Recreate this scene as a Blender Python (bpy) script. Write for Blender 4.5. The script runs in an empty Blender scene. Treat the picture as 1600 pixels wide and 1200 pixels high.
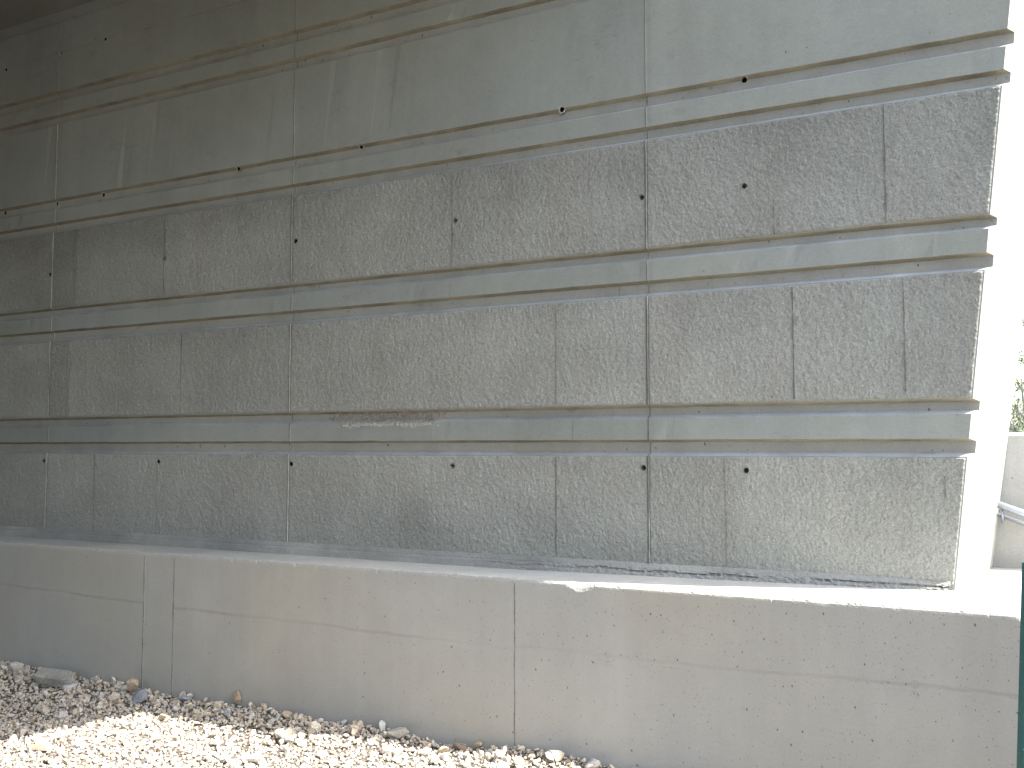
import bpy, bmesh, math, random
import numpy as np
from mathutils import Vector, noise, Matrix
R=math.radians
S=bpy.context.scene
COL=S.collection
random.seed(7); rng=np.random.default_rng(11)

# ------------------------------------------------------------------ helpers
def link(name,me,mats,parent=None):
    o=bpy.data.objects.new(name,me); COL.objects.link(o)
    for m in (mats if isinstance(mats,(list,tuple)) else [mats]): me.materials.append(m)
    if parent:
        o.parent=parent; o.matrix_parent_inverse=Matrix.Translation(-Vector(parent.location))
    return o
def mesh(name,v,f,mats,parent=None,mi=None,smooth=False):
    me=bpy.data.meshes.new(name); me.from_pydata([tuple(p) for p in v],[],[tuple(q) for q in f]); me.update()
    o=link(name,me,mats,parent)
    if mi is not None: me.polygons.foreach_set('material_index',mi)
    if smooth: me.polygons.foreach_set('use_smooth',[True]*len(me.polygons))
    return o
def npmesh(name,V,F,mats,parent=None,smooth=False):
    me=bpy.data.meshes.new(name); n=len(F); k=F.shape[1]
    me.vertices.add(len(V)); me.vertices.foreach_set('co',V.astype(np.float32).ravel())
    me.loops.add(n*k); me.loops.foreach_set('vertex_index',F.astype(np.int32).ravel())
    me.polygons.add(n); me.polygons.foreach_set('loop_start',np.arange(0,n*k,k,dtype=np.int32))
    me.polygons.foreach_set('use_smooth',[smooth]*n)
    me.update(calc_edges=True); me.validate()
    return link(name,me,mats,parent)
def empty(name,loc,label,cat,group=None):
    o=bpy.data.objects.new(name,None); COL.objects.link(o); o.location=loc; o.empty_display_size=.2
    tag(o,label,cat,group); return o
def tag(o,label=None,cat=None,group=None,kind=None):
    if label:o['label']=label
    if cat:o['category']=cat
    if group:o['group']=group
    if kind:o['kind']=kind
    return o
def N3(x,y,z): return noise.noise(Vector((x,y,z)))
def box(bm,x0,x1,y0,y1,z0,z1):
    vs=[bm.verts.new((x,y,z)) for x in(x0,x1) for y in(y0,y1) for z in(z0,z1)]
    for q in((0,1,3,2),(4,6,7,5),(0,4,5,1),(2,3,7,6),(0,2,6,4),(1,5,7,3)): bm.faces.new([vs[i] for i in q])
def bmobj(name,bm,mats,parent=None,smooth=False):
    bmesh.ops.recalc_face_normals(bm,faces=bm.faces)
    me=bpy.data.meshes.new(name); bm.to_mesh(me); bm.free()
    if smooth: me.polygons.foreach_set('use_smooth',[True]*len(me.polygons))
    return link(name,me,mats,parent)
def tube(pts,rad,n=8):
    V=[];F=[]
    for i,p in enumerate(pts):
        p=Vector(p); a=Vector(pts[max(i-1,0)]); b=Vector(pts[min(i+1,len(pts)-1)]); t=(b-a).normalized()
        u=t.cross(Vector((0,0,1)) if abs(t.z)<.9 else Vector((1,0,0))).normalized(); w=t.cross(u)
        r=rad[i] if isinstance(rad,(list,tuple)) else rad
        for k in range(n):
            an=2*math.pi*k/n; V.append(p+(u*math.cos(an)+w*math.sin(an))*r)
    for i in range(len(pts)-1):
        for k in range(n): F.append((i*n+k,i*n+(k+1)%n,(i+1)*n+(k+1)%n,(i+1)*n+k))
    F.append(tuple(range(n))[::-1]); F.append(tuple((len(pts)-1)*n+k for k in range(n)))
    return V,F

# ------------------------------------------------------------------ materials
class NT:
    def __init__(s,name):
        s.m=bpy.data.materials.new(name); s.m.use_nodes=True; s.t=s.m.node_tree; s.n=s.t.nodes; s.l=s.t.links
        s.b=s.n['Principled BSDF']; s.b.inputs['Specular IOR Level'].default_value=.25
        tc=s.n.new('ShaderNodeTexCoord'); s.co=tc.outputs['Object']
    def mp(s,sc=(1,1,1),rot=(0,0,0),loc=(0,0,0)):
        m=s.n.new('ShaderNodeMapping'); s.l.new(s.co,m.inputs[0]); m.inputs['Scale'].default_value=sc
        m.inputs['Rotation'].default_value=rot; m.inputs['Location'].default_value=loc; return m.outputs[0]
    def noise(s,scale,det=3,rough=.55,vec=None,dist=0):
        n=s.n.new('ShaderNodeTexNoise'); n.inputs['Scale'].default_value=scale; n.inputs['Detail'].default_value=det
        n.inputs['Roughness'].default_value=rough; n.inputs['Distortion'].default_value=dist
        s.l.new(vec if vec is not None else s.co,n.inputs['Vector']); return n.outputs['Fac']
    def vor(s,scale,vec=None,feat='F1'):
        n=s.n.new('ShaderNodeTexVoronoi'); n.feature=feat; n.inputs['Scale'].default_value=scale
        s.l.new(vec if vec is not None else s.co,n.inputs['Vector']); return n
    def math(s,op,a,b=None,c=None,clamp=False):
        n=s.n.new('ShaderNodeMath'); n.operation=op; n.use_clamp=clamp
        for i,v in enumerate((a,b,c)):
            if v is None: continue
            if isinstance(v,(int,float)): n.inputs[i].default_value=v
            else: s.l.new(v,n.inputs[i])
        return n.outputs[0]
    def mr(s,v,a,b,c,d):
        n=s.n.new('ShaderNodeMapRange'); s.l.new(v,n.inputs[0])
        for i,x in enumerate((a,b,c,d)): n.inputs[i+1].default_value=x
        return n.outputs[0]
    def ramp(s,v,stops,interp='LINEAR'):
        n=s.n.new('ShaderNodeValToRGB'); n.color_ramp.interpolation=interp; e=n.color_ramp.elements
        while len(e)<len(stops): e.new(.5)
        for i,(p,c) in enumerate(stops):
            e[i].position=p; e[i].color=(*c,1) if isinstance(c,tuple) else (c,c,c,1)
        s.l.new(v,n.inputs[0]); return n.outputs[0]
    def mix(s,f,a,b,mode='MIX'):
        n=s.n.new('ShaderNodeMix'); n.data_type='RGBA'; n.blend_type=mode
        for i,v in ((0,f),(6,a),(7,b)):
            if isinstance(v,(int,float)): n.inputs[i].default_value=v
            elif isinstance(v,tuple): n.inputs[i].default_value=(*v,1)
            else: s.l.new(v,n.inputs[i])
        return n.outputs[2]
    def scale(s,col,fac):   # colour * float
        n=s.n.new('ShaderNodeVectorMath'); n.operation='SCALE'; s.l.new(col,n.inputs[0])
        if isinstance(fac,(int,float)): n.inputs['Scale'].default_value=fac
        else: s.l.new(fac,n.inputs['Scale'])
        return n.outputs[0]
    def rgb(s,c):
        n=s.n.new('ShaderNodeRGB'); n.outputs[0].default_value=(*c,1); return n.outputs[0]
    def sep(s):
        n=s.n.new('ShaderNodeSeparateXYZ'); s.l.new(s.co,n.inputs[0]); return n.outputs
    def out(s,col,rough=.9,h=None,dist=.01,strength=1):
        if isinstance(col,tuple): s.b.inputs['Base Color'].default_value=(*col,1)
        else: s.l.new(col,s.b.inputs['Base Color'])
        if isinstance(rough,(int,float)): s.b.inputs['Roughness'].default_value=rough
        else: s.l.new(rough,s.b.inputs['Roughness'])
        if h is not None:
            n=s.n.new('ShaderNodeBump'); n.inputs['Distance'].default_value=dist; n.inputs['Strength'].default_value=strength
            s.l.new(h,n.inputs['Height']); s.l.new(n.outputs[0],s.b.inputs['Normal'])
        return s.m

def pits(t,scale,r,keep,xfade=None):
    """small air-bubble holes in cast concrete: 1 = hole"""
    xyz=t.sep(); cb=t.n.new('ShaderNodeCombineXYZ')
    wn=t.noise(scale*5,2,.6)
    t.l.new(t.math('ADD',t.math('ADD',xyz[0],t.math('MULTIPLY',xyz[2],.22)),t.math('MULTIPLY',wn,.16/scale)),cb.inputs[0])
    t.l.new(t.math('ADD',t.math('MULTIPLY',xyz[2],.62),t.math('MULTIPLY',wn,.16/scale)),cb.inputs[1])
    v=t.vor(scale,cb.outputs[0]); v.voronoi_dimensions='2D'; v.inputs['Randomness'].default_value=1
    sp=t.n.new('ShaderNodeSeparateColor'); t.l.new(v.outputs['Color'],sp.inputs[0])
    sz=t.math('MULTIPLY',t.math('POWER',sp.outputs[1],4),.38)
    rr=t.math('MULTIPLY',t.math('ADD',sz,.25),r*scale)
    inside=t.math('LESS_THAN',v.outputs['Distance'],rr)
    k=keep
    if xfade is not None: k=t.math('MULTIPLY',xfade,keep)
    on=t.math('LESS_THAN',sp.outputs[0],k)
    return t.math('MULTIPLY',inside,on)

def concrete(name,base,blotch=.16,streak=.10,fine=.10,pit=None,warm=.22,rough=.88,bump=.0012,stops=None,low=1.1,dirt=0,lines=None):
    t=NT(name)
    n1=t.noise(low,5,.6,dist=.6)
    n2=t.noise(1,4,.6,vec=t.mp((7,7,.55)))
    n3=t.noise(90,3,.6)
    n4=t.noise(9,4,.65)
    f=t.math('ADD',t.mr(n1,.3,.7,1-blotch,1+blotch),t.mr(n2,.3,.7,-streak,streak))
    f=t.math('ADD',f,t.mr(n3,.3,.7,-fine,fine))
    f=t.math('ADD',f,t.mr(n4,.3,.7,-fine*.6,fine*.6))
    w=t.noise(.9,3,.5,vec=t.mp(loc=(7,3,1)))
    b2=tuple(c*k for c,k in zip(base,(1.05,1.0,.90)))
    col=t.mix(t.mr(w,.35,.65,0,warm*2),t.rgb(base),b2)
    if stops:   # casting-day differences from form panel to form panel
        x=t.sep()[0]; tn=t.ramp(t.mr(x,-12,0,0,1),[((p+12)/12,c) for p,c in stops],'CONSTANT')
        f=t.math('MULTIPLY',f,tn)
    col=t.scale(col,f)
    if dirt:
        d=t.noise(5,5,.7,vec=t.mp((1,1,2.2),loc=(4,0,9)))
        col=t.mix(t.math('MULTIPLY',t.mr(d,.60,.74,0,1),dirt),col,(.09,.088,.08))
    h=t.math('ADD',n3,t.math('MULTIPLY',n4,1.5))
    if lines:   # faint marks where two form boards met
        xx=t.sep(); zl=t.ramp(t.mr(xx[0],-7,0,0,1),[((p+7)/7,c) for p,c in lines])
        dz=t.math('ABSOLUTE',t.math('SUBTRACT',t.math('ADD',xx[2],t.mr(t.noise(6,3),.3,.7,-.004,.004)),zl))
        ln=t.mr(dz,.001,.015,1,0); t.n[-1].interpolation_type='SMOOTHSTEP'
        ins=t.math('MULTIPLY',t.math('GREATER_THAN',xx[0],-5.08),t.math('LESS_THAN',xx[0],-4.82))
        ln=t.math('MULTIPLY',ln,t.math('SUBTRACT',1,ins))
        col=t.mix(t.math('MULTIPLY',ln,t.mr(t.noise(1.7,3,vec=t.mp(loc=(3,3,3))),.38,.66,.05,.38)),col,(.23,.215,.175))
        h=t.math('SUBTRACT',h,t.math('MULTIPLY',ln,.8))
    if pit:
        x=t.sep()[0]
        p=pits(t,pit[0],pit[1],pit[2],t.mr(x,pit[3],pit[4],.12,1) if len(pit)>3 else None)
        p2=pits(t,pit[0]*2.3,pit[1]*.5,pit[2]*.8,t.mr(x,pit[3],pit[4],.12,1) if len(pit)>3 else None)
        p=t.math('MAXIMUM',p,p2)
        col=t.mix(t.math('MULTIPLY',p,.72),col,(.055,.05,.042))
        h=t.math('SUBTRACT',h,t.math('MULTIPLY',p,3))
    return t.out(col,rough,h,bump)

M={}
M['smooth']=concrete('smooth_cast_concrete',(.262,.275,.252),.08,.04,.05,pit=(9,.007,.18,-7,-1),dirt=.25,
    stops=[(-12,.96),(-6.655,1.0),(-4.3,.97),(-1.86,1.04)])
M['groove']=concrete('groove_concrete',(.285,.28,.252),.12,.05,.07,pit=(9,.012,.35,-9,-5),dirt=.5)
M['stain_bounce']=concrete('stain_and_bounce_tint_concrete',(.24,.225,.175),.3,.05,.10,dirt=.5,low=2.5)  # oil stain plus warm ground bounce put into the down-facing slope colour
M['fillet']=concrete('groove_lower_slope_sky_tint',(.335,.345,.35),.2,.1,.08)  # skylight on the up-facing slopes put into this pale blue tone
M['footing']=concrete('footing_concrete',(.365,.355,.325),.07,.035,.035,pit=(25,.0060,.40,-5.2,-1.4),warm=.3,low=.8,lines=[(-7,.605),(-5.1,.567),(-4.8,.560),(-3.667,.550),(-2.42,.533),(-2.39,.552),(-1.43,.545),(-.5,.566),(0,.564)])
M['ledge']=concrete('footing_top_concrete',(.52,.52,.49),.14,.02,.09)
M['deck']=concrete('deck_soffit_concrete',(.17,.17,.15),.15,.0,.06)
M['far']=concrete('weathered_wing_concrete',(.31,.31,.30),.14,.08,.08,pit=(9,.006,.25))
M['endface']=concrete('end_face_concrete',(.45,.44,.40),.08,.05,.05)
M['mortar']=concrete('laitance_grey_mortar',(.285,.285,.27),.22,.05,.12,bump=.003)
M['seam']=concrete('seam_laitance',(.33,.325,.295),.3,.25,.2)
M['seamdark']=concrete('dirty_seam',(.135,.134,.125),.35,.3,.2)
M['seamfaint']=concrete('faint_seam',(.215,.21,.19),.35,.3,.2)
M['formline']=concrete('faint_form_line',(.27,.255,.215),.2,.1,.1)
t=NT('tie_hole_dark'); M['hole']=t.out((.02,.019,.018),.9)  # near-black stands in for the shade deep inside the holes

def rough_mat(name,base,stops,seed,top_dark):
    t=NT(name); xyz=t.sep()
    n1=t.noise(1.3,5,.62,dist=.5,vec=t.mp((1,1,1.3),loc=(seed,0,seed)))
    n2=t.noise(1,4,.6,vec=t.mp((5,5,.6),loc=(seed,2,0)))
    g=t.noise(150,4,.8); g2=t.noise(75,3,.6,vec=t.mp((1.25,1,.8),rot=(0,.35,0)))
    f=t.math('ADD',t.mr(n1,.3,.7,.88,1.11),t.mr(n2,.3,.7,-.05,.05))
    f=t.math('ADD',f,t.mr(g,.3,.7,-.32,.32))
    f=t.math('MULTIPLY',f,t.mr(g2,.3,.65,.92,1.06))
    x=xyz[0]; tn=t.ramp(t.mr(x,-12,0,0,1),[((p+12)/12,c) for p,c in stops],'CONSTANT')
    f=t.math('MULTIPLY',f,tn)
    # rain-dirt band along one edge of the course, its border ragged
    zz=t.math('ADD',xyz[2],t.mr(t.noise(2.2,4,.6,vec=t.mp(loc=(seed*2,0,0))),.3,.7,-.16,.16))
    z0,z1,k=top_dark
    d=t.mr(zz,z0,z1,0,k); dn=t.n[-1]
    f=t.math('SUBTRACT',f,d)
    b2=tuple(c*k2 for c,k2 in zip(base,(.97,1.0,1.0)))
    col=t.mix(t.mr(n2,.35,.65,0,1),t.rgb(base),b2)
    col=t.scale(col,f)
    p=pits(t,16,.006,.2); col=t.mix(t.math('MULTIPLY',p,.6),col,(.06,.058,.05))
    h=t.math('ADD',t.math('MULTIPLY',g2,1.6),g)
    return t.out(col,.85,h,.0045)
RB=(.335,.327,.292)
M['roughA']=rough_mat('hammered_concrete_upper',RB,[(-12,.86),(-6.66,.80),(-6.40,.90),(-5.46,.95),(-4.3,.98),(-3.07,.93),(-1.86,.94),(-.66,.97)],3.,(2.85,3.16,.13))
M['roughB']=rough_mat('hammered_concrete_middle',RB,[(-12,.99),(-6.66,.86),(-6.44,1.03),(-5.92,.98),(-5.27,.93),(-4.3,.99),(-2.39,1.02),(-1.1,1.01),(-.6,.95)],9.,(2.2,2.4,.09))
M['roughC']=rough_mat('hammered_concrete_lower',RB,[(-12,.95),(-6.66,1.0),(-4.3,1.0),(-2.39,.98),(-1.45,1.02)],15.,(1.22,.98,.10))

# ------------------------------------------------------------------ wall
# world frame: wall face in the plane Y=4.95, X along the wall, ground at Z=0
YW=4.95; GD=.03
def s_end(z): return -.368+.1125*(z-.95)
def s_back(z): return -.301+.138*(z-.902)
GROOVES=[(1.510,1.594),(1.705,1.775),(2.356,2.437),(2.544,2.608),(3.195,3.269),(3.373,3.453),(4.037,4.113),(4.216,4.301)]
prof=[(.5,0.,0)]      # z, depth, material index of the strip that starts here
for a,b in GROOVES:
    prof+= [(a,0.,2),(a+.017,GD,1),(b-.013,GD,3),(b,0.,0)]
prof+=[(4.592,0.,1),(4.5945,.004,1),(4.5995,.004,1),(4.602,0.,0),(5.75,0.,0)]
def depth(z):
    for (z0,p0,_),(z1,p1,_) in zip(prof,prof[1:]):
        if z0<=z<=z1: return p0+(p1-p0)*(z-z0)/(z1-z0)
    return 0
XL=-15.
def xs_line(x0,x1,step):
    n=max(1,int(round((x1-x0)/step))); return [x0+(x1-x0)*i/n for i in range(n+1)]
wall=empty('abutment_wall',(-3.,YW,.5),'grey bridge abutment wall of rough hammered panels between pairs of horizontal grooves','wall')
frac=[0]+[ (x-XL)/(-.4-XL) for x in xs_line(-9.2,-.4,.045)]
V=[];F=[];MI=[];nc=len(frac)
for i,(z,p,_) in enumerate(prof):
    xe=s_end(z)-(GD-p)
    for j,fr in enumerate(frac):
        x=XL+(xe-XL)*fr
        g=0<i<len(prof)-1 and 0<j<nc-1
        dz=(.0022*N3(x*9,i*3.1,0)+.0012*N3(x*31,i*5.1,2)) if g else 0
        dy=.0015*N3(x*2,z*3,4)+(.001*N3(x*25,i*7.,8) if g else 0)
        # knocked edges here and there
        if g and i%4 in(0,1) and z<4.4:
            c=N3(x*6,i*9.7,20.)
            if c>.42: dy+=(c-.42)*.03
        V.append((x,YW+p+dy,z+dz))
n0=len(V)
for i,(z,p,_) in enumerate(prof):
    V.append((s_end(z),YW+GD+.0005,z)); V.append((s_back(z),6.,z)); V.append((XL,6.,z))
npf=len(prof)
for i in range(npf-1):
    for j in range(nc-1):
        F.append((i*nc+j,i*nc+j+1,(i+1)*nc+j+1,(i+1)*nc+j)); MI.append(prof[i][2])
    a=n0+3*i;b=n0+3*(i+1)
    F.append((i*nc+nc-1,a,b,(i+1)*nc+nc-1)); MI.append(4)
    F.append((a,a+1,b+1,b)); MI.append(4)
    F.append((a+1,a+2,b+2,b+1)); MI.append(0)
    F.append((a+2,i*nc,(i+1)*nc,b+2)); MI.append(0)
F.append(tuple([n0,n0+1,n0+2]+list(range(0,nc)))[::-1]); MI.append(0)
k=npf-1
F.append(tuple([n0+3*k,n0+3*k+1,n0+3*k+2]+list(range(k*nc,k*nc+nc)))); MI.append(0)
body=mesh('wall_body',V,F,[M['smooth'],M['groove'],M['fillet'],M['stain_bounce'],M['endface']],wall,MI)

HOLES=[(-7.296,3.425),(-6.664,3.425),(-6.147,3.431),(-4.796,3.444),(-3.765,3.444),(-2.362,3.449),(-1.331,3.440),
 (-6.676,2.872),(-5.459,2.884),(-4.267,2.888),(-3.055,2.89),(-1.885,2.888),(-1.333,2.879),
 (-6.686,1.454),(-5.47,1.457),(-4.278,1.448),(-3.066,1.446),(-1.888,1.446),(-1.345,1.438),
 (-7.3,4.586),(-6.642,4.596),(-6.137,4.606)]
bm=bmesh.new()
for hx,hz in HOLES:
    bmesh.ops.create_cone(bm,cap_ends=True,segments=16,radius1=.0175,radius2=.0175,depth=.16,
        matrix=Matrix.Translation((hx,YW+.0375,hz))@Matrix.Rotation(math.pi/2,4,'X'))
cut=bmobj('hole_cutter',bm,M['hole'])
mod=body.modifiers.new('b','BOOLEAN'); mod.object=cut; mod.operation='DIFFERENCE'; mod.solver='EXACT'
dg=bpy.context.evaluated_depsgraph_get(); dg.update()
nm=bpy.data.meshes.new_from_object(body.evaluated_get(dg))
body.modifiers.clear()
if len(nm.polygons)>500:
    old=body.data; body.data=nm; bpy.data.meshes.remove(old)
    nm.name='wall_body'
bpy.data.objects.remove(cut)

def tie_hole(hx,hz,proud,r=.0145):
    V=[];F=[];MI=[];n=18
    d=depth(hz)
    rings=[(r*1.5,.001-0),(r*1.3,-proud-.0012),(r*1.1,-proud-.0018),(r,-proud+.001),(r*.96,.07)]
    for k,(rr,dy) in enumerate(rings):
        for i in range(n):
            a=2*math.pi*i/n; q=rr*(1+(.4*N3(hx*7+math.cos(a)*1.7,math.sin(a)*1.7,k+hz*5) if k<3 else 0))
            x=hx+q*math.cos(a); z=hz+q*math.sin(a)
            yy=YW+dy+(min(d,depth(z)) if k<3 else (d if k==3 else 0)); V.append((x,yy,z))
    for k in range(len(rings)-1):
        for i in range(n):
            F.append((k*n+i,k*n+(i+1)%n,(k+1)*n+(i+1)%n,(k+1)*n+i)); MI.append(1 if k==3 and (hz>3.2 or hx<-4) else 0)
    F.append(tuple((len(rings)-1)*n+i for i in range(n))); MI.append(1)
    mesh('tie_hole',V,F,[M['seam' if hz>3.2 else 'groove'],M['hole']],wall,MI)
for hx,hz in HOLES: tie_hole(hx,hz,.006 if 1.0<hz<1.51 or 2.7<hz<3.19 else 0)

# hammered panels, each a relief of its own
def rough_panel(x0,x1,z0,z1,mat,step):
    last=x1>-.7
    nx=int((x1-x0)/step); nz=int((z1-z0)/step)
    X=np.zeros((nz+1,nx+1));Z=np.zeros_like(X);Y=np.zeros_like(X)
    nn=noise.noise; 
    for j in range(nz+1):
        z=z0+(z1-z0)*j/nz
        xe=(s_end(z)-GD-.004) if last else x1
        ej=min(j,nz-j)
        for i in range(nx+1):
            x=x0+(xe-x0)*i/nx
            ei=min(i,nx-i); e=min(ei,ej)
            xx=x+.35*z
            r=.75*nn(Vector((xx*92,z*64,1.7)))+.6*nn(Vector((xx*170,z*125,5.)))+.3*nn(Vector((xx*30,z*22,8.)))
            big=nn(Vector((x*3,z*3,9.)))
            if e==0: y=YW+.004
            else: y=YW-.0075-.0056*r-.0015*big
            if e==0: w=0
            else: w=.002*nn(Vector((x*30,z*30,30.)))
            X[j,i]=x;Z[j,i]=z+w;Y[j,i]=y
    V=np.stack([X,Y,Z],-1).reshape(-1,3)
    idx=np.arange((nz+1)*(nx+1)).reshape(nz+1,nx+1)
    F=np.stack([idx[:-1,:-1],idx[:-1,1:],idx[1:,1:],idx[1:,:-1]],-1).reshape(-1,4)
    c=V[F].mean(1); keep=np.ones(len(F),bool)
    for hx,hz in HOLES: keep&=((c[:,0]-hx)**2+(c[:,2]-hz)**2)>.0185**2
    npmesh('rough_panel',V,F[keep],mat,wall,smooth=True)
for z0,z1,mk in((.93,1.508,'roughC'),(1.777,2.354,'roughB'),(2.611,3.193,'roughA')):
    for x0,x1,st in((-9.0,-6.658,.010),(-6.652,-4.303,.0075),(-4.297,-1.863,.0065),(-1.857,-.4,.0055)):
        rough_panel(x0,x1,z0,z1,M[mk],st)

# seams between the forms
def seam(X0,z0,z1,w,off,mat,parent,yface=None,wob=.0015,name='panel_seam',th=.006):
    zs=[z0+(z1-z0)*i/max(2,int((z1-z0)/.012)) for i in range(max(2,int((z1-z0)/.012))+1)]
    if yface is None:
        for a,b in GROOVES:
            for q in(a,a+.017,b-.013,b):
                if z0<q<z1: zs.append(q)
        zs=sorted(zs)
    V=[];F=[]
    for i,z in enumerate(zs):
        if yface is None:
            inr=any(a<z<b for a,b in((.93,1.508),(1.777,2.354),(2.611,3.193)))
            y=YW+depth(z)-off-(.0105 if inr else 0)
        else: y=yface-off
        y+=.0008*N3(z*60,X0,1); x=X0+wob*N3(X0*9,z*14,0)+wob*.6*N3(X0,z*60,3)
        ww=w*max(.1,.75+1.3*N3(X0*3,z*9,7)+.7*N3(X0*3,z*45,7))
        V+=[(x-ww/2,y+th,z),(x-ww/2*.7,y,z),(x+ww/2*.7,y,z),(x+ww/2,y+th,z)]
    for i in range(len(zs)-1):
        for k in range(3): F.append((i*4+k,i*4+k+1,i*4+k+5,i*4+k+4))
    mesh(name,V,F,mat,parent)
for X0 in(-9.06,-6.655,-4.3,-1.86):
    seam(X0+.003,.93,4.84,.0035,.004,M['seam'],wall,th=.011)
    seam(X0-.0025,.93,4.84,.0038,.0018,M['seamdark'] if X0<-2 else M['seamfaint'],wall,th=.009)
for X0,z0,z1,w in((-5.459,2.62,3.17,.006),(-3.073,2.62,3.19,.004),(-1.184,2.62,2.76,.007),(-.655,2.62,3.19,.007),(-6.395,2.63,3.17,.007),
  (-5.27,1.79,2.345,.008),(-5.91,1.79,2.34,.004),(-2.394,1.79,2.34,.005),(-1.10,1.79,2.345,.009),(-.587,1.80,2.345,.006),(-6.44,1.79,2.34,.005),
  (-6.12,.96,1.5,.003),(-2.397,.96,1.5,.006),(-1.448,.96,1.5,.004),(-.43,1.32,1.42,.008),(-5.47,.96,1.43,.003),
  (-5.5,2.437,2.544,.004),(-3.093,2.437,2.544,.004),(-2.03,2.36,2.437,.005),(-2.07,1.708,1.775,.005),(-3.09,1.594,1.705,.005),
  (-5.534,1.594,1.705,.004),(-3.075,3.27,3.372,.005),(-2.03,2.61,2.63,.004),(-2.30,1.594,1.705,.003),(-6.78,1.70,1.775,.005)):
    seam(X0,z0,z1,w*.9,.0008,M['seamdark' if w>.0055 else 'seamfaint'],wall,wob=.002,th=.009)

# kicker strip of laitance and mortar where the wall meets the footing
def zb(x): return .877 if x<-2.7 else (.877+(x+2.7)/2.05*.029 if x<-.65 else .908)
V=[];F=[];xs=xs_line(-9.2,-.418,.008); rows=12
for x in xs:
    k=max(0,min(1,(x+3.0)/1.2)); z1=.953+.003*N3(x*1.5,0,0)+.004*N3(x*9,3,0); z0=zb(x)-.004
    crack=N3(x*3,11,0)>-.15
    for r in range(rows):
        u=r/(rows-1); z=z1+(z0-z1)*u
        y=YW-.0085-(.034*u**.8)
        y+=(.0015+.006*k)*(N3(x*45,u*14,5)+.5*N3(x*100,u*30,5))*(1 if u>.4 else .3)+.003*N3(x*5,u*3,2)
        if k>0 and abs(u-.6-.12*N3(x*4,9,9))<.07 and crack: y+=.017*k*(.7+.8*N3(x*60,0,1))
        if k<.5 and .35<u<.45: y+=.002
        V.append((x,y,z))
    
for i in range(len(xs)-1):
    for r in range(rows-1): F.append((i*rows+r,i*rows+r+1,(i+1)*rows+r+1,(i+1)*rows+r))
b=(len(xs)-1)*rows; F.append(tuple(b+r for r in range(rows)))
mesh('mortar_kicker',V,F,M['mortar'],wall)

# honeycombed patch with bare aggregate in the groove
t=NT('honeycombed_aggregate'); xyz=t.sep()
v=t.vor(95); vd=t.math('LESS_THAN',v.outputs['Distance'],.26)
col=t.mix(t.mr(t.noise(40,3),.4,.6,0,1),t.rgb((.36,.30,.24)),(.22,.21,.19))
col=t.mix(t.math('MULTIPLY',t.mr(xyz[2],1.695,1.712,1,0),.6),col,(.42,.41,.38))
M['honey']=t.out(col,.95,t.noise(120,3),.004)
V=[];idx={};F=[];nx,nz=260,34
for j in range(nz+1):
    for i in range(nx+1):
        x=-4.07+1.0*i/nx; z=1.655+.122*j/nz; u=i/nx; w=j/nz
        env=min(1,u*5,(1-u)*5)*min(1,w*4,(1-w)*9+.35)
        m=env+.7*N3(x*9,z*25,40)+.5*N3(x*38,z*50,41)-.5-(.25 if z<1.70 else 0)
        r=N3(x*75,z*75,3)+.6*N3(x*150,z*150,4)
        y=YW+depth(z)+(.008 if m<0 else -.001-.006*min(1,m*3)*(.6+.9*r)+(.016 if r<-.12 and z>1.70 else 0))
        V.append((x+.001*r,y,z))
for j in range(nz):
    for i in range(nx): F.append((j*(nx+1)+i,j*(nx+1)+i+1,(j+1)*(nx+1)+i+1,(j+1)*(nx+1)+i))
mesh('honeycomb_patch',V,F,M['honey'],wall)

# ------------------------------------------------------------------ footing
foot=empty('concrete_footing',(-3.,4.5,0),'long smooth concrete footing with pitted front face under the grooved wall','footing')
YF=4.5; zf=.886
V=[];F=[];MI=[]
xs=[-15.]+xs_line(-9.,1.6,.007)+[3.2]
for x in xs:
    e1=.007*N3(x*7,1,0)+.008*N3(x*24,2,0)+.007*N3(x*80,2,0); e2=.003*N3(x*11,5,0)+.004*N3(x*63,6,0)
    ch=max(0,N3(x*5,8,0)-.25)*.02*(1+1.5*N3(x*60,18,0)) + max(0,N3(x*31,18,0)-.45)*.03
    if x<-5: ch*=.4
    if -2.13<x<-1.98: ch+=.018*math.sin((x+2.13)/.15*math.pi)*(1+.5*N3(x*60,0,0))
    V+=[(x,7.6,.905),(x,YW,zb(x)),(x,YF+.09+ch,zf+.002*N3(x*3,3,0)+.001),(x,YF+.008+ch*.8+e2,zf-ch*.12+e1*.4),(x,YF+.0015+ch*.3,zf-.010-ch*.7+e2*.6),(x,YF,zf-.02-ch*1.1+e1),(x,YF,.75),(x,YF,.4),(x,YF,-.4)]
n=9
for i in range(len(xs)-1):
    for r in range(n-1):
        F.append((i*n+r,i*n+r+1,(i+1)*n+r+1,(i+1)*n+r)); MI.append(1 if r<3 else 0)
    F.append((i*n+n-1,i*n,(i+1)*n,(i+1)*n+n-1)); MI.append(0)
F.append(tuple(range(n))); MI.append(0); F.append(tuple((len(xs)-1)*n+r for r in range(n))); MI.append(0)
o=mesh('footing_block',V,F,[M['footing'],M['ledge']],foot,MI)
bm=bmesh.new(); bm.from_mesh(o.data); bmesh.ops.recalc_face_normals(bm,faces=bm.faces); bm.to_mesh(o.data); bm.free()
for X0,w in((-5.083,.004),(-4.820,.004),(-2.416,.005)):
    seam(X0+.004,-.1,.868,w,.0022,M['seam'],foot,yface=YF,wob=.002,th=.004)
    seam(X0-.003,-.1,.866,w*1.2,.0012,M['seamdark'],foot,yface=YF,wob=.002,th=.004)
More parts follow.
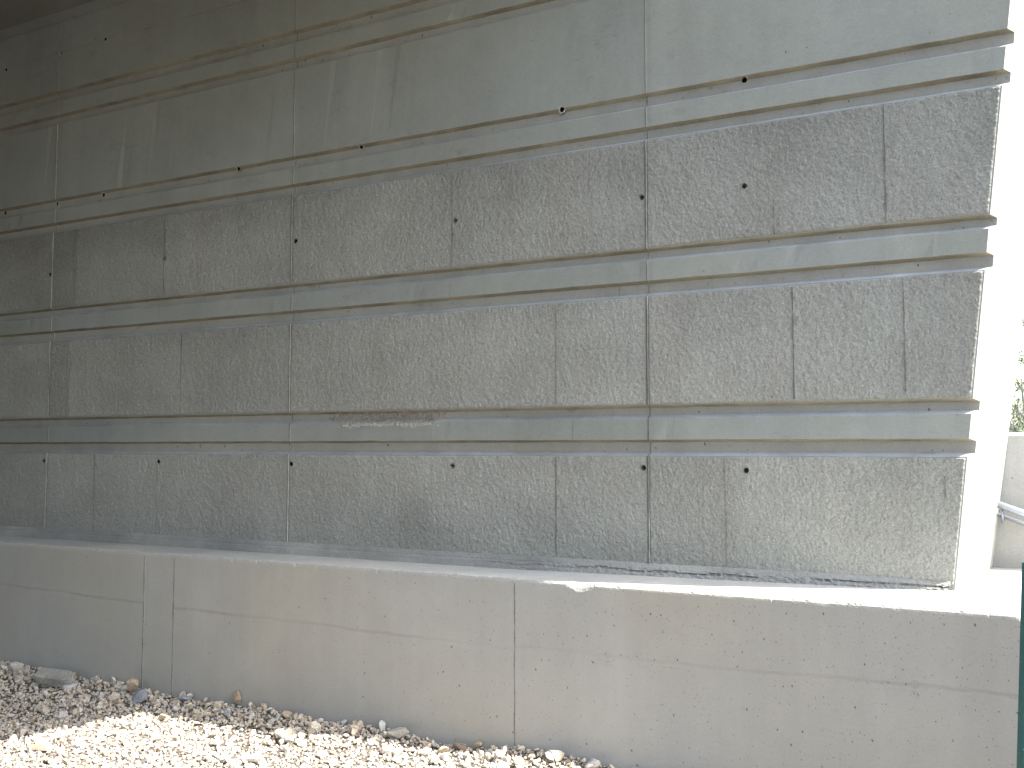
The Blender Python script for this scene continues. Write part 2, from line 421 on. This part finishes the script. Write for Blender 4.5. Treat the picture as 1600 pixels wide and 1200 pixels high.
for cx,cz in((-1.905,.563),(-1.905,.515),(-.525,.573),(-.526,.530)):
    V=[];F=[];m=24
    for r_,y_ in((.017,.001),(.0155,-.002),(.0135,-.002),(.012,.001)):
        for k in range(m): V.append((cx+r_*math.cos(k*2*math.pi/m),YF+y_,cz+r_*math.sin(k*2*math.pi/m)))
    for r_ in range(3):
        for k in range(m): F.append((r_*m+k,r_*m+(k+1)%m,(r_+1)*m+(k+1)%m,(r_+1)*m+k))
    mesh('form_ring_mark',V,F,M['footing'],foot)

# ------------------------------------------------------------------ bridge deck overhead
deck=empty('bridge_deck',(-6,0,4.845),'dark concrete bridge soffit overhead at the top left above the wall','bridge')
def deck_edge(y): return DX+(y-4.95)*DK
DX=-1.36; DK=.28
def slab(name,y0,y1,z0,z1,mat):
    V=[(-34,y0,z0),(deck_edge(y0),y0,z0),(deck_edge(y1),y1,z0),(-34,y1,z0)]; V+=[(a,b,z1) for a,b,_ in V]
    mesh(name,V,[(3,2,1,0),(4,5,6,7),(0,1,5,4),(1,2,6,5),(2,3,7,6),(3,0,4,7)],mat,deck)
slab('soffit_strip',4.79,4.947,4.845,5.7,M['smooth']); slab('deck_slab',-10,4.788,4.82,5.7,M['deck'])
V=[]; 
opp=empty('opposite_abutment',(-8,-9.,0),'plain grey concrete abutment across from the grooved wall','wall')
V=[(-34,-10,-.3),(-2,-10,-.3),(-2,-9,-.3),(-34,-9,-.3)]; V+=[(a,b,4.815) for a,b,_ in V]
mesh('wall_body',V,[(3,2,1,0),(4,5,6,7),(0,1,5,4),(1,2,6,5),(2,3,7,6),(3,0,4,7)],M['far'],opp)

# ------------------------------------------------------------------ wing wall with handrail
wing=empty('wing_wall',(1,6.,.9),'low weathered concrete wing wall standing beyond the white sunlit end of the grooved wall','wall')
V=[];F=[];xs=[-.26]+xs_line(-.2,3.6,.1)
ring=[(6.,.88),(6.,1.615),(6.012,1.636),(6.33,1.636),(6.34,1.62),(6.34,.88)]
for i,x in enumerate(xs):
    for k,(y,z) in enumerate(ring):
        xx=x if i else s_back(z)-.002+ (y-6)*.05
        V.append((xx,y+(.0 if k not in(1,2) else .002*N3(x*9,k,0)),z+(.003*N3(x*12,k,0) if k in(1,2,3) else 0)))
for i in range(len(xs)-1):
    for k in range(6): F.append((i*6+k,i*6+(k+1)%6,(i+1)*6+(k+1)%6,(i+1)*6+k))
F.append(tuple(range(6))); F.append(tuple((len(xs)-1)*6+k for k in range(6)))
o=mesh('wall_body',V,F,M['far'],wing)
bm=bmesh.new(); bm.from_mesh(o.data); bmesh.ops.recalc_face_normals(bm,faces=bm.faces); bm.to_mesh(o.data); bm.free()
t=NT('galvanised_steel'); t.b.inputs['Metallic'].default_value=.6
M['galv']=t.out(t.mix(t.noise(25,3),t.rgb((.34,.37,.42)),(.25,.27,.31)),.45)
rail=empty('handrail',(.1,5.9,1.1),'sloping galvanised steel handrail fixed on the low wing wall at the right','handrail')
V,F=tube([(-.285,5.90,1.262),(-.14,5.90,1.208),(.1,5.90,1.119),(.40,5.90,1.007),(.44,5.91,.99),(.455,5.94,.985),(.457,5.995,.985)],.019,14)
mesh('pipe',V,F,M['galv'],rail,smooth=True)
V,F=tube([(-.285,5.93,1.205),(.40,5.93,.950)],.010,8); mesh('lower_bar',V,F,M['galv'],rail,smooth=True)
for x in(-.24,.30):
    z=1.262-(x+.285)*.372
    V,F=tube([(x,5.90,z-.02),(x,5.905,z-.06),(x,5.94,z-.085),(x,5.999,z-.085)],.008,8); mesh('bracket',V,F,M['galv'],rail,smooth=True)

# ------------------------------------------------------------------ green post
t=NT('green_painted_steel')
c=t.mix(t.mr(t.noise(14,5,.7),.5,.7,0,1),t.rgb((.03,.09,.085)),(.06,.12,.09))
M['green']=t.out(t.mix(t.math('MULTIPLY',t.mr(t.noise(60,3,.7),.62,.7,0,1),.6),c,(.16,.12,.08)),.5)
post=empty('fence_post',(-.165,4.19,0),'dark green steel fence post with rivets leaning before the footing at the right edge','fence post')
def lean(p):
    z=p[2]; return (p[0]-.168+z*.0525,p[1]+4.19,z)
prof2=[(0,0),(0,.004),(.004,.004),(.004,-.026),(.020,-.030),(.052,-.030),(.068,-.026),(.068,.004),(.072,.004),(.072,0),(.0715,-.030),(.054,-.034),(.018,-.034),(.0005,-.030)]
V=[];F=[];m=len(prof2)
for z in(-.3,1.128): V+=[lean((x,y,z)) for x,y in prof2]
for k in range(m): F.append((k,(k+1)%m,m+(k+1)%m,m+k))
F.append(tuple(range(m))); F.append(tuple(range(m,2*m)))
o=mesh('channel',V,F,M['green'],post)
bm=bmesh.new(); bm.from_mesh(o.data); bmesh.ops.recalc_face_normals(bm,faces=bm.faces); bm.to_mesh(o.data); bm.free()
t=NT('zinc_rivet'); M['rivet']=t.out((.55,.58,.56),.4)
for z in(1.05,.93,.81,.69,.57,.45,.33,.21,.09):
    V=[];F=[]
    for k,(r_,y_) in enumerate(((.0045,-.033),(.0040,-.0355),(.0018,-.0368))):
        for i in range(10): V.append(lean((.026+r_*math.cos(i*.6283),y_,z+r_*math.sin(i*.6283))))
    for k in range(2):
        for i in range(10): F.append((k*10+i,k*10+(i+1)%10,(k+1)*10+(i+1)%10,(k+1)*10+i))
    F.append(tuple(range(20,30))); mesh('rivet',V,F,M['rivet'],post,smooth=True)

# ------------------------------------------------------------------ ground and gravel
def gz(x,y):
    h=.02*N3(x*.9,y*.9,3)+.012*N3(x*3,y*3,5)
    near=math.exp(-((4.5-y)/.35)**2) if y<4.5 else 1
    h+=near*(.03+.035*N3(x*1.6,7,0))
    if x<-5.4: h+=min(.05,(-5.4-x)*.05)
    fade=1 if (-10<x<2 and -2<y<5) else 0
    return h*fade-.005
t=NT('gravel_dirt')
g=t.vor(38); sp=t.n.new('ShaderNodeSeparateColor'); t.l.new(g.outputs['Color'],sp.inputs[0])
col=t.ramp(sp.outputs[0],[(0,(.20,.17,.135)),(.4,(.28,.25,.21)),(.75,(.33,.31,.28)),(1,(.24,.24,.235))])
col=t.mix(t.mr(g.outputs['Distance'],.25,.55,0,.7),col,(.10,.078,.052))
M['dirt']=t.out(t.scale(col,t.mr(t.noise(.5,5),.3,.7,.85,1.15)),.95,t.math('ADD',t.math('MULTIPLY',g.outputs['Distance'],-1),t.noise(120,3)),.02)
gx=[-300,-80,-30,-14]+xs_line(-10,2,.06)+[6,14,40,100,300]; gy=[-300,-60,-20,-6]+xs_line(-2,4.9,.06)+[8,20,60,140,300]
V=[(x,y,gz(x,y)) for y in gy for x in gx]; nx=len(gx)
F=[(j*nx+i,j*nx+i+1,(j+1)*nx+i+1,(j+1)*nx+i) for j in range(len(gy)-1) for i in range(nx-1)]
tag(mesh('ground',V,F,M['dirt'],smooth=True),kind='structure')

t=NT('added_asphalt'); a=t.vor(120); M['added_asphalt']=t.out(t.scale(t.rgb((.045,.045,.045)),t.mr(t.noise(2,5),.3,.7,.8,1.25)),.9,a.outputs['Distance'],.006)
V=[(x,y,z) for y,z in((-7.5,-.2),(-7.5,.034),(1.2,.034),(1.2,-.2)) for x in(-300,300)]
tag(mesh('added_dark_road',V,[(0,1,3,2),(2,3,5,4),(4,5,7,6)],M['added_asphalt']),kind='structure')  # unseen dark strip, added to cut ground bounce onto the wall
t=NT('added_road_paint'); M['paint']=t.out((.7,.7,.68),.7)
mesh_v=[(x,y,.038) for y in(.85,.97) for x in(-300,300)]
tag(mesh('added_road_marking',mesh_v,[(0,1,3,2)],M['paint']),kind='structure')  # line belonging to the added, unseen strip
t=NT('crushed_stone'); gi=t.n.new('ShaderNodeNewGeometry')
col=t.ramp(gi.outputs['Random Per Island'],[(0,(.37,.295,.20)),(.20,(.48,.41,.31)),(.42,(.45,.40,.335)),(.60,(.55,.49,.40)),(.75,(.46,.37,.28)),(.92,(.37,.36,.35)),(1,(.62,.58,.50))])
col=t.scale(col,t.mr(t.noise(70,4,.65),.3,.7,.86,1.32))
M['stone']=t.out(col,.9,t.noise(160,4),.0025)

def ico(sub):
    bm=bmesh.new(); bmesh.ops.create_icosphere(bm,subdivisions=sub,radius=1); bm.verts.ensure_lookup_table()
    v=np.array([p.co[:] for p in bm.verts]); f=np.array([[q.index for q in a.verts] for a in bm.faces]); bm.free(); return v,f
def crush(v,r):     # chop a ball with random planes: angular crushed stone
    v=v.copy()
    for _ in range(r.integers(5,9)):
        n=r.normal(size=3); n/=np.linalg.norm(n); d=r.uniform(.3,.65); q=v@n-d; m=q>0; v[m]-=np.outer(q[m],n)
    return v
base_v,base_f=ico(2)
protos=[crush(base_v,rng)*np.array([1,rng.uniform(.65,.95),rng.uniform(.45,.8)]) for _ in range(40)]
small_v,small_f=ico(1)
sprotos=[crush(small_v,rng)*np.array([1,rng.uniform(.6,.95),rng.uniform(.45,.8)]) for _ in range(40)]
def scatter(n,xr,yr,smin,smax,pw,P,f,zoff):
    VV=[];FF=[];nv=len(P[0])
    for k in range(n):
        x=rng.uniform(*xr); y=rng.uniform(*yr); s=smin+(smax-smin)*rng.random()**pw
        if y+s>4.5: y=4.5-s
        q=rng.normal(size=4); q/=np.linalg.norm(q); w,a,b,c=q
        if rng.random()<.6: a*=.25;b*=.25; nn=math.sqrt(w*w+a*a+b*b+c*c); w/=nn;a/=nn;b/=nn;c/=nn
        Rm=np.array([[1-2*(b*b+c*c),2*(a*b-c*w),2*(a*c+b*w)],[2*(a*b+c*w),1-2*(a*a+c*c),2*(b*c-a*w)],[2*(a*c-b*w),2*(b*c+a*w),1-2*(a*a+b*b)]])
        v=(P[rng.integers(len(P))]*s)@Rm.T+np.array([x,y,gz(x,y)+s*zoff*rng.uniform(.4,1.3)])
        VV.append(v); FF.append(f+k*nv)
    return np.concatenate(VV),np.concatenate(FF)
parts=[scatter(22000,(-7.4,-1.8),(2.9,4.5),.005,.017,1.5,sprotos,small_f,.6),
       scatter(3600,(-7.4,-1.8),(2.9,4.5),.011,.028,2.8,protos,base_f,.55),
       scatter(90,(-7.4,-1.8),(2.9,4.45),.034,.055,2.2,protos,base_f,.6),
       scatter(260,(-7.4,-1.8),(4.2,4.5),.014,.040,1.6,protos,base_f,.8),
       scatter(9000,(-9.5,1.5),(1.25,4.5),.010,.030,1.8,sprotos,small_f,.5)]
Vs=[];Fs=[];o0=0
for v,f in parts: Vs.append(v);Fs.append(f+o0);o0+=len(v)
tag(npmesh('gravel',np.concatenate(Vs),np.concatenate(Fs),M['stone']),'loose crushed stone gravel, half shaded along the footing and half in sun','gravel',kind='stuff')

# larger stones that can be told apart
def stone_mat(nm,c):
    t=NT(nm); k=t.scale(t.mix(t.mr(t.noise(9,4),.4,.6,0,1),t.rgb(c),tuple(q*.78 for q in c)),t.mr(t.noise(60,4,.7),.3,.7,.75,1.2))
    return t.out(k,.9,t.math('ADD',t.noise(130,4),t.noise(25,3)),.006)
MS={'grey':stone_mat('grey_stone',(.40,.385,.34)),'blue':stone_mat('blue_grey_stone',(.30,.31,.33)),'tan':stone_mat('tan_stone',(.44,.34,.24)),'brown':stone_mat('brown_stone',(.30,.23,.17)),'pale':stone_mat('pale_stone',(.48,.44,.38))}
hv,hf=ico(3)
def rock(x,y,dims,rz,mat,label,lift=.35,tilt=0,seed=0,name='rock',cuts=9):
    r=np.random.default_rng(seed); v=hv.copy()
    for _ in range(cuts):
        n=r.normal(size=3); n/=np.linalg.norm(n); d=r.uniform(.34,.66); q=v@n-d; m=q>0; v[m]-=np.outer(q[m],n)
    if name=='stone_slab': v=np.sign(v)*np.abs(v)**.45*np.array([.8,.8,.8])
    nn=np.array([N3(*(p*3+seed)) for p in v]); v=v*(1+.05*nn[:,None])*1.3; v=v*np.array(dims)/2
    o=npmesh(name,v,hf,MS[mat]); o.location=(x,y,gz(x,y)+dims[2]*lift); o.rotation_euler=(tilt,0,rz)
    tag(o,label,'stone','larger stones lying on the gravel')
rock(-5.62,4.30,(.33,.12,.09),.05,'grey','long flat grey stone slab leaning by the footing at the far left',.75,.45,3,'stone_slab')
rock(-4.885,4.29,(.10,.085,.10),.5,'blue','blue grey angular stone just left of the first footing seam',.5,0,4)
rock(-5.02,4.37,(.08,.07,.10),.9,'tan','tan upright stone directly behind the blue grey one',.5,.2,5)
rock(-4.645,4.43,(.08,.06,.055),.2,'blue','small blue grey stone at the footing foot, right of the second seam',.6,0,6)
rock(-4.262,4.47,(.05,.05,.085),.4,'tan','narrow orange tan stone standing upright against the footing',.55,0,7)
rock(-3.60,4.13,(.13,.07,.055),-.3,'grey','dark sided grey stone lying in the sunlit gravel, bottom centre left',.45,0,8)
rock(-4.60,3.42,(.12,.05,.035),.4,'brown','flat brown stone chip in the sunlit gravel at the bottom left',.6,0,9)
rock(-3.06,4.40,(.10,.08,.065),.9,'pale','pale blocky stone near the thin right end of the gravel',.45,0,10)
rock(-6.06,4.33,(.11,.09,.085),.3,'pale','pale rounded stone left of the long flat slab',.5,0,12)
rock(-2.70,4.43,(.085,.07,.055),.1,'brown','brown stone at the footing foot left of the centre footing seam',.5,0,13)

# ------------------------------------------------------------------ trees
t=NT('tree_bark'); M['bark']=t.out(t.scale(t.rgb((.24,.235,.235)),t.mr(t.noise(12,4,.7,vec=t.mp((1,1,.2))),.3,.7,.7,1.3)),.9,t.noise(20,3),.02)
t=NT('spring_leaves'); gi=t.n.new('ShaderNodeNewGeometry')
t.b.inputs['Transmission Weight'].default_value=0
M['leaf']=t.out(t.ramp(gi.outputs['Random Per Island'],[(0,(.05,.09,.03)),(.5,(.10,.15,.05)),(1,(.16,.19,.08))]),.6)
def tree(x,y,h,cr,nl,seed,label,trunk=.09):
    r=random.Random(seed); root=empty('tree',(x,y,0),label,'tree','young trees beyond the wing wall')
    pts=[];rad=[];cx,cy=x,y
    for i in range(12):
        u=i/11; cx+=r.uniform(-.05,.05)*h*.12; cy+=r.uniform(-.05,.05)*h*.12; pts.append((cx,cy,h*.93*u-.1)); rad.append(trunk*(1-.86*u))
    V,F=tube(pts,rad,8); tips=[]
    def add(p,rr,n=5):
        nonlocal V,F
        v,f=tube(p,rr,n); o=len(V); V=V+v; F=F+[tuple(a+o for a in q) for q in f]
    for i in range(26):
        u=r.uniform(.25,.97); k=int(u*11); p=Vector(pts[k]); a=r.uniform(0,6.283); L=cr*(1.15-.75*u)*r.uniform(.6,1.1)
        d=Vector((math.cos(a),math.sin(a),r.uniform(.35,1.0))).normalized(); q=[p];
        for s in range(4):
            d=(d+Vector((r.uniform(-.25,.25),r.uniform(-.25,.25),r.uniform(-.05,.25)))).normalized(); q.append(q[-1]+d*L/4)
        add(q,[rad[k]*.5*(1-.2*s) *.7 for s in range(5)]); 
        for s in(1,2,3,4):
            for _ in range(3):
                d2=(d+Vector((r.uniform(-1,1),r.uniform(-1,1),r.uniform(-.5,.9)))).normalized(); e=q[s]+d2*L*r.uniform(.18,.4)
                add([q[s],(q[s]+e)/2+Vector((0,0,.02)),e],[.010,.007,.004],4); tips.append((q[s],e))
    mesh('trunk',V,F,M['bark'],root)
    n=nl; c=np.zeros((n,4,3))
    for i in range(n):
        a,b=tips[r.randrange(len(tips))]; p=a.lerp(b,r.uniform(.2,1.15))+Vector((r.gauss(0,.07),r.gauss(0,.07),r.gauss(0,.07)))
        u=Vector((r.gauss(0,1),r.gauss(0,1),r.gauss(0,1))).normalized(); w=u.orthogonal().normalized(); s=r.uniform(.025,.055)
        for k,(g,hh) in enumerate(((-1,0),(0,-.6),(1,0),(0,.6))): c[i,k]=p+u*s*g+w*s*hh
    npmesh('crown',c.reshape(-1,3),np.arange(n*4).reshape(n,4),M['leaf'],root)
tree(-.30,25.,5.0,1.25,1300,1,'thin light green tree just showing past the white wall end')
tree(-.62,27.5,3.6,.8,500,2,'short young tree low against the top of the wing wall')
tree(.9,29.,7.0,1.8,6000,3,'taller leafy tree beyond the right edge of the wing wall')
tree(3.3,33.,7.5,2.2,5000,4,'broad leafy tree far beyond the wing wall')

# ------------------------------------------------------------------ light
EL,AZ=55.,11.5
w=bpy.data.worlds.new('World'); S.world=w; w.use_nodes=True; nt=w.node_tree
sky=nt.nodes.new('ShaderNodeTexSky'); sky.sky_type='NISHITA'; sky.sun_disc=False
sky.sun_elevation=R(EL); sky.sun_rotation=R(90-AZ); sky.air_density=1.2; sky.dust_density=2.5; sky.ozone_density=1
hs=nt.nodes.new('ShaderNodeHueSaturation'); hs.inputs['Saturation'].default_value=.72; nt.links.new(sky.outputs[0],hs.inputs['Color']); nt.links.new(hs.outputs[0],nt.nodes['Background'].inputs[0]); nt.nodes['Background'].inputs[1].default_value=.13
L=bpy.data.lights.new('sun','SUN'); L.energy=4.2; L.angle=R(.5); L.color=(1,.97,.93)
so=bpy.data.objects.new('sun',L); COL.objects.link(so)
dv=Vector((math.cos(R(EL))*math.cos(R(AZ)),math.cos(R(EL))*math.sin(R(AZ)),math.sin(R(EL))))
so.rotation_euler=dv.to_track_quat('Z','Y').to_euler(); so.location=(10,5,12)

cam=bpy.data.cameras.new('camera'); co=bpy.data.objects.new('camera',cam); COL.objects.link(co)
cam.sensor_width=36; cam.lens=36*1555/1600; cam.clip_end=1500; cam.clip_start=.05
co.location=(0,0,1.55); co.rotation_euler=(math.pi/2+math.atan(100/1555),0,R(28.4)); S.camera=co
S.view_settings.view_transform='Standard'; S.view_settings.look='None'; S.view_settings.gamma=1
S.view_settings.exposure=2.12
S.cycles.max_bounces=8; S.cycles.diffuse_bounces=5
try: S.cycles.use_denoising=True
except Exception: pass
